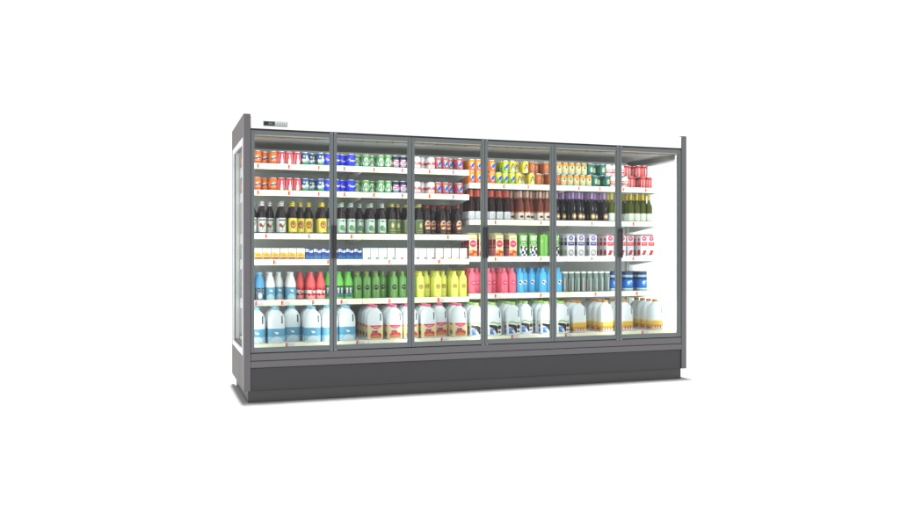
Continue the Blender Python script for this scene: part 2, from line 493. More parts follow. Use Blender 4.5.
@kind
def brown_can():
    def art(mb):
        for o in (0, .06, -.06):
            W(mb, g_disc(o,.052,.018,.026), C(206,130,80)); W(mb, g_disc(o,.052,.012,.018), C(130,62,30), 2); W(mb, g_disc(.001+o,.054,.005,.010), C(226,170,120), 3)
            W(mb, g_rect(-.014+o,.016,.014+o,.020), C(206,140,90))
    return can_root(can_body([(.087, C(158,80,36))], art, C(176,100,50)))
@kind
def amber_can():
    def art(mb):
        for o in (0, .06, -.06):
            W(mb, g_disc(o,.062,.0075,.011), C(130,50,44)); W(mb, g_rect(-.018+o,.045,.018+o,.048), C(240,240,220)); W(mb, g_rect(-.014+o,.034,.014+o,.037), C(240,230,190))
    return can_root(can_body([(.022, C(160,190,160)), (.044, C(222,180,120)), (.074, C(186,206,168)), (.087, C(214,150,40))], art, C(214,150,40)))
@kind
def teal_can():
    def art(mb):
        for o in (0, .06, -.06):
            W(mb, g_disc(o,.050,.015,.024), C(130,176,140)); W(mb, g_disc(o,.058,.008,.010), C(222,214,110), 2); W(mb, g_rect(-.012+o,.032,.012+o,.040), C(226,226,190), 2)
    return can_root(can_body([(.014, C(20,70,70)), (.087, C(24,104,98))], art))
@kind
def red_white_can():
    def art(mb):
        for o in (0, .06, -.06):
            W(mb, g_text('Coke', .025, o, .046, .1, .05), C(248,248,248)); W(mb, g_rect(-.016+o,.014,.016+o,.020), C(206,30,40))
    return can_root(can_body([(.026, C(240,236,236)), (.060, C(208,30,42)), (.087, C(244,244,244))], art, C(240,240,240)))
@kind
def scarlet_can():
    def art(mb):
        for q in range(7):
            W(mb, g_band(-.085+.026*q, -.080+.026*q, lambda t: .010, lambda t: .080), C(246,242,242))
            W(mb, g_rect(-.073+.026*q, .030, -.071+.026*q, .075, 1), C(240,200,200))
    return can_root(can_body([(.087, C(206,20,32))], art))

def bottle(name, glassm, prof, capm, capz, label=None):
    """prof: [(r, z)]; capz: (z0, z1, r); label: function(root)"""
    root = empty(name)
    b = MB(); b.lathe([(.0001, .0015, glassm)]+[(r, z, glassm) for r, z in prof], 20); part(b, 'bottle_body', root, 40)
    c = MB(); z0, z1, r = capz
    c.lathe([(r*.98, z0, capm), (r, z0+.002, capm), (r, z1-.003, capm), (r*.88, z1, capm), (.0001, z1, capm)], 16); part(c, 'cap', root, 40)
    if name == 'beer_bottle':
        for zz in ((z0+z1)/2-.004, z1-.0085):
            c = MB(); c.lathe([(r+.0002, zz, glassm), (r+.0006, zz+.0005, glassm), (r+.0006, zz+.003, glassm), (r+.0002, zz+.0035, glassm)], 16); part(c, 'neck_ring', root, 40)
    if label: label(root)
    return root
def wrap_label(root, r, z0, z1, bands, art=None, full=True):
    m = MB(); p = [(r-.0004, z0, bands[0][1]), (r+.0005, z0+.0004, bands[0][1])]
    for i, (zt, c) in enumerate(bands):
        p.append((r+.0005, zt, bands[i+1][1] if i+1 < len(bands) else c))
    p.append((r-.0004, z1+.0004, bands[-1][1]))
    m.lathe(p, 24)
    if art: art(m)
    part(m, 'label', root, 40)

BEER = [(.030,.0),(.0335,.004),(.0335,.142),(.0325,.156),(.027,.178),(.0185,.196),(.0150,.208),(.0140,.248),(.0155,.250),(.0155,.256)]
def beer(capm, bands, art, glass=(24,10,18), capz=(.222,.2585,.0160)):
    g = mat('beer_glass_%d' % glass[0], glass, .22, coat=.08); g.node_tree.nodes['Principled BSDF'].inputs['Specular IOR Level'].default_value = .3
    return bottle('beer_bottle', g, BEER, capm, capz, lambda rt: wrap_label(rt, .0335, .012, .126, bands, art))
V = lambda m, g, c, k=1: wrap(m, g, .0340, c, .0005*k)
@kind
def red_label_bottle():
    def art(m):
        for o in (0, .095, -.095):
            V(m, g_rect(-.030+o,.104,.030+o,.114), C(40,44,46)); V(m, g_band(-.006+o,.030+o, lambda t: .030+.055*t, lambda t: .052+.055*t), C(118,166,40))
            V(m, g_disc(-.016+o,.068,.011,.016), C(176,34,60),2); V(m, g_disc(-.004+o,.060,.006,.010), C(120,30,40),3)
            V(m, g_rect(-.024+o,.024,.024+o,.030), C(170,180,180))
        for q in (-.031,.031): V(m, g_rect(q-.0015,.012,q+.0015,.126,1), C(50,48,50),2)
    return beer(C(222,216,218), [(.126, C(220,226,224))], art)
@kind
def yellow_label_bottle():
    def art(m):
        for o in (0, .1, -.1):
            V(m, g_disc(o,.076,.024,.029), C(110,22,30)); V(m, g_disc(o,.076,.0170,.0210), C(220,160,90),2); V(m, g_text('*', .05, o, .068, 0, .06), C(130,24,34),3); V(m, g_disc(o,.078,.006,.008), C(120,24,34),3)
            V(m, g_rect(-.002+o,.013,.016+o,.040,3,.018), C(140,26,36)); V(m, g_rect(-.026+o,.044,.020+o,.048), C(180,150,50))
    return beer(C(220,206,84), [(.126, C(232,220,96))], art)
@kind
def green_label_bottle():
    def art(m):
        for o in (0, .1, -.1):
            V(m, g_rect(-.028+o,.106,.028+o,.112), C(90,110,100)); V(m, g_disc(-.006+o,.052,.020,.024), C(92,140,96)); V(m, g_disc(.012+o,.040,.014,.018), C(120,160,110),2)
            V(m, g_disc(o,.108,.005,.009,10), C(50,60,60),2); V(m, g_rect(-.026+o,.016,.026+o,.020), C(140,170,150))
        for q in (-.033,.033): V(m, g_rect(q-.0015,.012,q+.0015,.126,1), C(60,80,72),2)
    return beer(C(176,196,184), [(.126, C(196,222,208))], art)
@kind
def gold_label_bottle():
    def art(m):
        for o in (0, .1, -.1):
            V(m, g_band(-.030+o,.030+o, lambda t: .020, lambda t: .116), C(74,100,74)); V(m, g_disc(o,.076,.015,.026), C(150,160,90),2); V(m, g_disc(o,.076,.008,.016), C(206,200,130),3)
            V(m, g_rect(-.022+o,.030,.022+o,.040), C(150,150,90),2)
    return beer(C(196,192,110), [(.126, C(130,146,104))], art, (18,10,16), (.232,.2585,.0165))
@kind
def cream_label_bottle():
    def art(m):
        for o in (0, .1, -.1):
            V(m, g_disc(o,.082,.026,.040), C(214,200,160)); V(m, g_band(-.026+o,.026+o, lambda t: .060+.010*t, lambda t: .078+.010*t), C(150,50,44),2)
            V(m, g_disc(.004+o,.100,.014,.010), C(160,70,60),2); V(m, g_rect(-.022+o,.040,.022+o,.048), C(170,70,50),2); V(m, g_rect(-.018+o,.022,.018+o,.026), C(150,140,120),2)
    return beer(C(120,44,36), [(.036, C(38,26,30)), (.126, C(70,34,34))], art, (24,8,16), (.228,.2585,.0165))

WINE = [(.026,.0),(.0300,.004),(.0300,.128),(.0275,.146),(.0185,.170),(.0125,.186),(.0112,.215)]
def wine(glass, foil, band, art=None, trans=0):
    g = mat('wine_glass_%d_%d' % glass[:2], glass, .2, coat=.08, trans=trans); g.node_tree.nodes['Principled BSDF'].inputs['Specular IOR Level'].default_value = .14
    pr = WINE+[(.0112,.255),(.0120,.258)]
    rt = bottle('wine_bottle', g, pr, foil, (.203,.262,.0128))
    if band: wrap_label(rt, .0300, band[0], band[1], [(band[1], band[2])], art)
    elif art:
        m = MB(); art(m); part(m, 'label', rt, 40)
    return rt
U = lambda m, g, c, k=1: wrap(m, g, .0305, c, .0005*k)
@kind
def red_wine():
    def art(m):
        for o in (0,.09,-.09):
            for q in range(3): U(m, g_rect(-.016+.012*q+o,.022,-.010+.012*q+o,.060,1), C(170,178,180))
            U(m, g_rect(-.024+o,.014,.024+o,.017), C(150,156,160))
    return wine((30,12,14), C(206,96,84), (.008,.074,C(214,220,222)), art)
@kind
def rose_wine():
    def art(m):
        for o in (0,.09,-.09):
            U(m, g_disc(o,.034,.018,.012), C(70,50,34)); U(m, g_rect(-.018+o,.056,.018+o,.060), C(170,150,120)); U(m, g_band(-.045+o,.045+o, lambda t: .071, lambda t: .082+.007*math.sin(13*t)), C(176,84,36)); U(m, g_rect(.022+o,.012,.030+o,.070,2), C(150,70,30))
    return wine((92,44,32), C(206,168,150), (.010,.070,C(222,216,206)), art)
@kind
def sparkling_wine():
    def art(m):
        U(m, g_disc(.004,.044,.0235,.026,20), C(206,160,70)); U(m, g_disc(.004,.044,.0185,.0205,20), C(50,36,20),2); U(m, g_disc(.004,.044,.014,.0155,20), C(222,204,160),3); U(m, g_rect(-.006,.038,.014,.050,3), C(250,246,236),4); U(m, g_rect(-.002,.100,.0015,.128,1), C(150,170,190))  # the thin upper strip is a highlight streak painted on the dark glass
    return wine((20,18,24), C(170,140,196), None, art)
@kind
def white_wine():
    def art(m):
        for o in (0,.09,-.09):
            U(m, g_disc(o,.062,.004,.005,10), C(200,120,100)); 
            for q in range(3): U(m, g_rect(-.020+o,.018+.012*q,.020+o,.0205+.012*q), C(176,190,180))
    return wine((62,72,12), C(206,188,84), (.008,.078,C(222,232,222)), art)

JUICE = [(.034,.0),(.0370,.006),(.0370,.118),(.0345,.140),(.0260,.170),(.0175,.192),(.0150,.200),(.0150,.206)]
SQUARE = [(.034,.0),(.0370,.006),(.0370,.142),(.0355,.158),(.0290,.176),(.0200,.187),(.0165,.192),(.0165,.206)]
def juice(bodym, capm, label=None, name='juice_bottle', capz=(.205,.222,.0170), prof=None):
    return bottle(name, bodym, prof or JUICE, capm, capz, label)
J = lambda m, g, c, k=1: wrap(m, g, .0375, c, .0005*k)
def lab(z0, z1, bands, art): return lambda rt: wrap_label(rt, .0370, z0, z1, bands, art)
def decal(art):
    def f(rt):
        m = MB(); art(m); part(m, 'label', rt, 40)
    return f
@kind
def sky_bottle():
    def art(m):
        for o in (0,.078,-.078,.156):
            J(m, g_rect(-.032+o,.070,-.004+o,.098), C(30,34,40)); J(m, g_rect(.006+o,.064,.034+o,.098), C(34,36,44)); J(m, g_disc(-.018+o,.084,.008,.008), C(120,170,200),2); J(m, g_disc(.020+o,.080,.008,.010), C(130,160,190),2)
            J(m, g_disc(-.006+o,.036,.016,.022), C(240,244,246)); J(m, g_rect(.016+o,.012,.032+o,.050), C(44,48,56)); J(m, g_rect(-.034+o,.014,-.024+o,.052), C(60,66,76))
    return juice(C(92,168,212,.3), C(120,190,220), lab(.008,.104,[(.104,C(120,150,172))],art), 'milk_drink_bottle')
@kind
def milk_bottle():
    def art(m):
        for o in (0,.09,-.09):
            J(m, g_disc(.006+o,.074,.010,.009), C(240,246,248)); J(m, g_disc(-.004+o,.080,.007,.004), C(240,246,248)); J(m, g_band(-.032+o,.032+o, lambda t: .010, lambda t: .030+.020*math.sin(math.pi*t)), C(176,214,226))
    return juice(C(240,244,244,.3), C(228,234,236), lab(.008,.102,[(.102,C(96,168,194))],art), 'milk_bottle')
@kind
def red_bottle():
    def art(m):
        for o in (0,.078,-.078,.156):
            J(m, g_band(-.0389+o,.0389+o, lambda t: .046+.004*math.sin(9*t), lambda t: .074+.004*math.sin(7*t)), C(232,228,226)); J(m, g_disc(-.020+o,.040,.012,.010), C(180,14,24),2); J(m, g_disc(.010+o,.042,.015,.012), C(196,20,30),2); J(m, g_disc(.020+o,.080,.012,.008), C(160,16,30),2); J(m, g_disc(-.012+o,.084,.012,.008), C(170,18,30),2); J(m, g_disc(.002+o,.060,.008,.006), C(150,60,70),2)
    return juice(C(236,98,100,.3), C(200,90,100), lab(.008,.100,[(.036,C(232,160,160)),(.100,C(226,66,72))],art), 'milk_drink_bottle')
@kind
def lime_bottle():
    def art(m):
        for o in (0,.078,-.078,.156):
            J(m, g_rect(-.036+o,.096,.036+o,.108), C(40,60,44))
            for q in range(5):
                J(m, g_disc(-.030+.015*q+o,.060+.012*(q%2),.0085,.022), C(216,226,220) if q%2 else C(44,60,110),2)
                J(m, g_disc(-.030+.015*q+o,.080-.010*(q%2),.004,.007,8), C(20,30,40),3)
            J(m, g_disc(o,.028,.022,.010), C(60,90,150),2)
    return juice(C(108,196,84,.3), C(96,176,74), lab(.016,.108,[(.108,C(80,150,80))],art), 'milk_drink_bottle')
def plain(body, cap, ring, inner, txt=None):
    def art(m):
        J(m, g_disc(0,.092,.0200,.0210,20), C(*ring)); J(m, g_disc(0,.092,.0130,.0140,20), C(*inner), 2)
        if txt: J(m, g_rect(-.012,.091,.012,.097), C(*txt), 3)
        for k in range(3): J(m, g_rect(-.010+.002*k,.052-.007*k,.010-.002*k,.0545-.007*k,3), C(*[int(.6*a+.4*b_) for a, b_ in zip(body, ring)]), 1)
    return juice(mat('juice_%d_%d' % body[:2], body, .25, coat=.4), C(*cap), decal(art), capz=(.207,.222,.0180), prof=SQUARE)
@kind
def green_bottle(): return plain((80,136,58), (130,134,80), (24,30,26), (30,36,30), (150,170,140))
@kind
def yellow_bottle(): return plain((222,228,104), (214,214,70), (178,158,60), (206,190,90), (150,120,50))
@kind
def pink_bottle(): return plain((226,98,122), (226,120,136), (222,60,100), (214,90,130), (250,200,210))
@kind
def cow_bottle():
    def art(m):
        for o in (0, .09, -.09):
            J(m, g_disc(o,.092,.0200,.0200,18), C(240,246,250)); J(m, g_disc(-.007+o,.094,.0095,.009,14), C(20,24,30),2); J(m, g_disc(.009+o,.084,.006,.007,10), C(24,28,34),2)
    return juice(C(84,184,236,.3), C(96,150,186), decal(art), 'milk_drink_bottle', (.207,.222,.0180), SQUARE)
@kind
def slate_bottle():
    g = mat('slate_plastic', (88,112,106), .3, coat=.3)
    def lb(rt):
        m = MB()
        for i, (a, c) in enumerate(((-2.4,C(40,60,140)),(-1.5,C(190,206,198)),(-.9,C(70,96,90)),(-.2,C(210,216,220)),(.35,C(70,96,92)),(.75,C(226,96,40)),(1.0,C(34,52,130)),(1.7,C(60,120,70)))):
            u = a*.0285; wrap(m, g_rect(u-.0028, .012, u+.0028, .130-.012*(i % 3), 1), .0285, c, .0006)
        part(m, 'label', rt, 40)
    return bottle('yogurt_drink_bottle', g, [(.026,.0),(.0285,.004),(.0285,.152),(.0265,.162),(.0240,.168)], C(232,238,234), (.168,.184,.0250), lb)
@kind
def blue_jar():
    g = mat('jar_plastic', (150,184,186), .25, coat=.3)
    def lb(rt):
        def art(m):
            for o in (0,.13,-.13):
                wrap(m, g_disc(o,.080,.030,.016), .0485, C(90,170,226), .0012); wrap(m, g_disc(-.012+o,.078,.012,.018), .0485, C(190,224,240), .0015); wrap(m, g_disc(.010+o,.092,.012,.006), .0485, C(210,232,246), .0018); wrap(m, g_disc(-.006+o,.055,.026,.010), .0485, C(60,140,214), .0012)
        wrap_label(rt, .0480, .018, .128, [(.028,C(206,226,232)),(.034,C(20,60,140)),(.106,C(22,110,206)),(.128,C(14,50,120))], art)
    return bottle('yogurt_jar', g, [(.045,.0),(.048,.005),(.048,.140),(.045,.150)], mat('jar_lid',(20,52,104),.35), (.150,.180,.0475), lb)

# boxes and cartons
def box_root(name, w, d, h, m, art=None):
    rt = empty(name); b = MB(); b.box(-w/2,-d/2,0,w/2,d/2,h,m,.0008)
    if art: art(b, -d/2-.0002, -w/2-.0002)
    part(b, 'carton', rt, 25); return rt
@kind
def dessert_box():
    def art(b, f, l):
        front(b, g_band(-.030,.030, lambda t: .004, lambda t: .056+.006*math.sin(6*t)), f, C(246,206,96)); front(b, g_band(-.024,.020, lambda t: .026, lambda t: .036+.014*math.sin(math.pi*t)), f, C(240,166,50), .0009); front(b, g_band(-.029,.029, lambda t: .0045, lambda t: .020), f, C(240,190,130), .0009)
        front(b, g_rect(-.030,.020,.030,.026), f, C(250,226,170), .0011)
        for k in range(4): front(b, g_disc(-.020+.013*k,.012+.003*(k%2),.008,.007,10), f, C(176,96,40), .0012)
        left(b, g_rect(-.022,.004,.022,.05), l, C(236,196,110))
        front(b, g_rect(-.016,.070,.016,.075,1), f, C(222,206,190))
    return box_root('dessert_box', .063, .05, .092, C(246,246,244), art)
@kind
def blue_box():
    def art(b, f, l):
        front(b, g_band(-.030,.030, lambda t: .060+.004*math.sin(6*t), lambda t: .080+.006*math.sin(5*t+1)), f, C(226,236,244)); front(b, g_rect(-.018,.068,.016,.074,1,.002), f, C(60,110,180), .0011)
        front(b, g_band(-.031,.031, lambda t: .002, lambda t: .030+.005*math.sin(7*t)), f, C(50,110,176)); left(b, g_rect(-.023,.004,.023,.03), l, C(40,90,150))
    return box_root('dessert_box', .063, .05, .090, C(22,66,142), art)
def mark_box(c, lt):
    def art(b, f, l):
        for k in range(4): front(b, g_rect(-.022+.012*k,.079,-.013+.012*k,.086,1), f, C(*lt))
        front(b, g_rect(.014,.002,.031,.013,2), f, C(*c)); front(b, g_disc(.016,.013,.007,.005,10), f, C(*c), .0010)
        front(b, g_band(-.026,.026, lambda t: .022+.002*math.sin(9*t), lambda t: .058+.006*math.sin(4*t)), f, C(224,236,240))
        left(b, g_rect(-.020,.078,.016,.085,2), l, C(*lt))
    return box_root('dessert_box', .064, .05, .094, C(240,245,246), art)
@kind
def green_mark_box(): return mark_box((60,180,110), (110,210,160))
@kind
def pink_mark_box(): return mark_box((214,60,130), (230,140,186))
@kind
def yellow_mark_box(): return mark_box((222,170,60), (236,204,140))

def carton(base, topc, fa, la, w=.070):
    rt = empty('drink_carton'); b = MB(); h = .188; t = .205; d = .070
    b.box(-w/2,-d/2,0,w/2,d/2,h,base,.0008)
    vs = [(-w/2,-d/2,h+.0003),(w/2,-d/2,h+.0003),(w/2,d/2,h+.0003),(-w/2,d/2,h+.0003),(-w/2+.001,-.004,t-.008),(w/2-.001,-.004,t-.008),(w/2-.001,.004,t-.008),(-w/2+.001,.004,t-.008)]
    b.add(vs, [(0,1,5,4),(2,3,7,6),(1,2,6,5),(3,0,4,7)], topc)
    b.box(-w/2,-.003,t-.0085,w/2,.003,t,topc)
    fa(b, -d/2-.0003); la(b, -w/2-.0003)
    part(b, 'carton', rt, 25)
    return rt
@kind
def fruit_carton():
    def fa(b, f):
        front(b, g_disc(0,.112,.029,.031,20), f, C(222,50,96)); front(b, g_rect(-.018,.108,.018,.117,2), f, C(246,190,206), .0011)
        front(b, g_band(-.031,.031, lambda t: .004, lambda t: .046+.014*math.sin(math.pi*t)), f, C(230,120,50))
        for k in range(6): front(b, g_disc(-.024+.0095*k,.022+.016*(k%2),.010,.012,10), f, (C(190,30,40),C(240,170,60),C(210,60,50))[k%3], .0010+.0002*k)
        front(b, g_rect(-.026,.152,.026,.160), f, C(170,190,110))
    def la(b, l):
        left(b, g_rect(-.034,.070,.034,.150,2), l, C(176,30,76)); left(b, g_rect(-.034,.004,.034,.066,2), l, C(226,120,140)); left(b, g_rect(-.022,.090,.022,.098,2), l, C(236,170,190), .001)
    return carton(C(226,220,176), C(222,214,160), fa, la)
@kind
def cow_carton():
    def fa(b, f):
        front(b, g_rect(-.034,.114,.034,.132,2), f, C(26,34,30)); front(b, g_rect(-.026,.119,.026,.127,4), f, C(206,226,206), .001); front(b, g_rect(-.034,.004,.034,.092,2), f, C(236,240,238))
        for u, v, a, q in ((-.020,.080,.012,.014),(.012,.070,.009,.020),(.026,.040,.009,.022),(-.006,.036,.012,.014),(.008,.014,.014,.008),(-.022,.056,.006,.012),(.026,.084,.008,.008)): front(b, g_disc(u, v, a, q), f, C(22,24,26), .001)
        front(b, g_rect(-.034,.004,-.018,.034,2), f, C(70,130,200), .0012)
        for q in (-.026,-.010,.008,.024): front(b, g_rect(q-.004,.168,q+.003,.187,1,.006), f, C(226,236,226), .0013); front(b, g_disc(0,.156,.022,.013), f, C(206,230,200))
    def la(b, l):
        left(b, g_rect(-.006,.010,.006,.180,2), l, C(96,160,66)); left(b, g_rect(-.030,.120,-.012,.150,2), l, C(150,206,120))
    return carton(C(120,186,88), C(126,180,94), fa, la)
def berryfn(c, dot, fruit):
    def fa(b, f):
        front(b, g_disc(.0,.164,.024,.022,18), f, C(*dot)); front(b, g_disc(.0,.166,.010,.009,12), f, C(190,180,220), .0011)
        front(b, g_rect(-.030,.098,.030,.132,2), f, C(*c)); front(b, g_rect(-.020,.112,.020,.121,3), f, C(170,180,220) if c[2] > 80 else C(250,190,190), .0011)
        front(b, g_disc(0,.036,.026,.028,18), f, C(*c) if c[2] > 80 else C(240,238,240)); 
        if c[2] > 80: front(b, g_disc(0,.036,.020,.022,18), f, C(214,216,196), .0011)
        for k in range(4): front(b, g_disc(-.012+.011*(k%2)+.004*k,.022+.013*(k//2)+.004*k,.011 if fruit else .005,.012 if fruit else .005,10), f, C(*(fruit or (120,120,110))), .0014+.0002*k)
        front(b, g_rect(-.020,.080,.020,.083,1), f, C(190,196,206)); front(b, g_rect(-.020,.090,.014,.093,1), f, C(190,196,206))
    def la(b, l):
        left(b, g_rect(-.026,.100,.026,.134,2), l, C(*c)); left(b, g_disc(0,.036,.024,.028), l, C(*(fruit or (170,176,170)))); left(b, g_disc(0,.155,.018,.016), l, C(*dot)); left(b, g_rect(-.034,.0,-.031,.175,1), l, C(150,154,160))
    return carton(C(228,232,238), C(206,208,222) if c[2] > 80 else C(214,150,160), fa, la)
@kind
def purple_carton(): return berryfn((44,52,110), (120,100,170), None)
@kind
def berry_carton(): return berryfn((214,40,52), (206,70,100), (190,34,36))

# jugs
JW, JD = .066, .048
def sup(a, b, z, n=32, e=3.6, dx=0):
    out = []
    for i in range(n):
        t = 2*math.pi*i/n; c, s_ = math.cos(t), math.sin(t)
        out.append((dx+a*math.copysign(abs(c)**(2/e), c), b*math.copysign(abs(s_)**(2/e), s_), z))
    return out
def loft(mb, rings, mats, cap=True):
    n = len(rings[0])
    for k in range(len(rings)-1):
        mb.add(rings[k]+rings[k+1], [(i,(i+1)%n,n+(i+1)%n,n+i) for i in range(n)], mats[k])
    if cap:
        mb.add(rings[0], [tuple(reversed(range(n)))], mats[0]); mb.add(rings[-1], [tuple(range(n))], mats[-1])
jug_m = mat('jug_plastic', (206,218,222), .35, var=.015, vscale=12)
def jug_body():
    mb = MB(); sec = [(.90,.90,.0,3.6),(1,1,.006,3.6),(1,1,.150,3.6),(.985,.99,.175,3.3),(.93,.95,.200,3.0),(.80,.84,.222,2.6),(.60,.66,.238,2.3),(.42,.50,.248,2.1),(.34,.45,.256,2.0)]
    loft(mb, [sup(JW*a, JD*b, z, e=e) for a, b, z, e in sec], [jug_m]*len(sec))
    o = mb.build('jug_tmp', None, None)
    import bmesh
    bm = bmesh.new(); bm.from_mesh(o.data); bmesh.ops.remove_doubles(bm, verts=bm.verts, dist=1e-5); bmesh.ops.recalc_face_normals(bm, faces=bm.faces); bm.to_mesh(o.data); bm.free()
    cu = MB(); n = 16; prof = []
    for i in range(n):
        t = 2*math.pi*i/n; prof.append((.0405+.0065*math.cos(t), .180+(.024 if math.sin(t) > 0 else -.024)+.0065*math.sin(t)))
    vs = [(x, -.08, z) for x, z in prof]+[(x, .08, z) for x, z in prof]
    cu.add(vs, [(i,(i+1)%n,n+(i+1)%n,n+i) for i in range(n)]+[tuple(reversed(range(n))), tuple(range(n, 2*n))], jug_m)
    c = cu.build('cut_tmp')
    bm = bmesh.new(); bm.from_mesh(c.data); bmesh.ops.recalc_face_normals(bm, faces=bm.faces); bm.to_mesh(c.data); bm.free()
    md = o.modifiers.new('b', 'BOOLEAN'); md.operation = 'DIFFERENCE'; md.object = c; md.solver = 'EXACT'
    bpy.context.view_layer.update()
    me = bpy.data.meshes.new_from_object(o.evaluated_get(bpy.context.evaluated_depsgraph_get()))
    me.name = 'jug_body'
    me.polygons.foreach_set('use_smooth', [True]*len(me.polygons)); me.set_sharp_from_angle(angle=R(35))
    for q in (o, c): bpy.data.objects.remove(q)
    return me
JUG = jug_body()
def jug(capc, bands, fa, la):
    rt = empty('milk_jug')
    o = bpy.data.objects.new('jug_body', JUG); col.objects.link(o); o.parent = rt; CH.setdefault(rt.name, []).append(o)
    c = MB(); c.lathe([(.0235,.2565,C(*capc)),(.0245,.258,C(*capc)),(.0245,.274,C(*capc)),(.0215,.277,C(*capc)),(.0001,.277,C(*capc))], 18); part(c, 'cap', rt, 40)
    m = MB(); zs = [bands[0][0]]+[b_[1] for b_ in bands]; rings = [sup(JW+.0008, JD+.0008, z) for z in zs]
    loft(m, rings, [b_[2] for b_ in bands], cap=False)
    fa(m, -JD-.0011); la(m, -JW-.0011)
    part(m, 'label', rt, 40)
    return rt
@kind
def blue_jug():
    def fa(m, f):
        front(m, g_band(-.044,.044, lambda t: .012, lambda t: .030+.022*math.sin(math.pi*t)), f, C(200,228,238))
        front(m, g_disc(.002,.078,.013,.007), f, C(240,248,250), .001); front(m, g_disc(-.011,.084,.005,.005,10), f, C(240,248,250), .0012); front(m, g_rect(-.006,.066,-.003,.075,1), f, C(240,248,250), .0012); front(m, g_rect(.008,.066,.011,.075,1), f, C(240,248,250), .0012)
    def la(m, l):
        left(m, g_band(-.030,.030, lambda t: .012, lambda t: .030+.018*math.sin(math.pi*t)), l, C(200,228,238))
    return jug((116,184,214), [(.010,.050,C(150,200,220)),(.05,.112,C(84,160,194))], fa, la)
@kind
def berry_jug():
    def fa(m, f):
        front(m, g_band(-.050,.050, lambda t: .112-.026*math.sin(math.pi*t), lambda t: .1155), f, C(224,50,100)); front(m, g_rect(-.022,.098,.022,.103), f, C(250,190,200), .001)
        front(m, g_band(-.044,.044, lambda t: .010, lambda t: .034+.006*math.sin(math.pi*t)), f, C(206,140,70))
        for k in range(9): front(m, g_disc(-.036+.009*k,.038+.010*math.sin(math.pi*k/8)+.004*(k%2),.010,.011,10), f, C(206,44,44) if k%3 else C(222,80,60), .001+.0002*k)
        for k in range(4): front(m, g_disc(-.026+.011*k,.064+.004*(k%2),.008,.007,10), f, C(110,80,150), .003)
    def la(m, l):
        left(m, g_band(-.034,.034, lambda t: .112-.018*math.sin(math.pi*t), lambda t: .1155), l, C(224,60,100))
        for k in range(3): left(m, g_disc(-.020+.020*k,.040,.008,.020), l, C(120,50,44))
    return jug((236,100,140), [(.010,.116,C(226,212,160))], fa, la)
@kind
def cow_jug():
    def fa(m, f):
        front(m, g_band(-.050,.050, lambda t: .101+.006*math.sin(6*t), lambda t: .111+.006*math.sin(6*t)), f, C(120,190,70)); front(m, g_rect(-.050,.012,-.012,.060,3), f, C(64,124,200))
        front(m, g_band(-.056,.004, lambda t: .074-.020*t, lambda t: .094-.008*t), f, C(22,24,26), .001); front(m, g_disc(.006,.060,.016,.026), f, C(22,24,26), .0012); front(m, g_disc(.014,.032,.009,.016), f, C(22,24,26), .0012); front(m, g_disc(-.012,.034,.010,.012), f, C(236,238,240), .0014)
        front(m, g_disc(.036,.070,.015,.018), f, C(22,24,26), .0014); front(m, g_disc(.036,.030,.010,.008), f, C(30,32,34), .0014); front(m, g_disc(-.030,.046,.010,.008), f, C(120,170,220), .0014)
    def la(m, l):
        left(m, g_band(-.034,.034, lambda t: .100, lambda t: .108), l, C(120,190,70)); left(m, g_disc(.010,.070,.018,.016), l, C(22,24,26)); left(m, g_rect(-.005,.012,.030,.05,2), l, C(64,124,200))
    return jug((160,214,110), [(.010,.114,C(236,240,238))], fa, la)
@kind
def amber_jug():
    def fa(m, f):
        front(m, g_band(-.050,.050, lambda t: .052, lambda t: .086), f, C(222,186,60))
        for k in range(7): front(m, g_disc(-.040+.013*k,.024+.008*(k%2),.0085,.010,10), f, C(176,98,44) if k%2 else C(236,226,210), .001+.0002*k)
    def la(m, l):
        for k in range(3): left(m, g_disc(-.022+.022*k,.026,.009,.012), l, C(160,90,44))
    return jug((200,140,70), [(.010,.040,C(214,160,90)),(.04,.052,C(222,150,60)),(.052,.080,C(232,202,84)),(.080,.092,C(240,230,170)),(.094,.114,C(242,242,236))], fa, la)

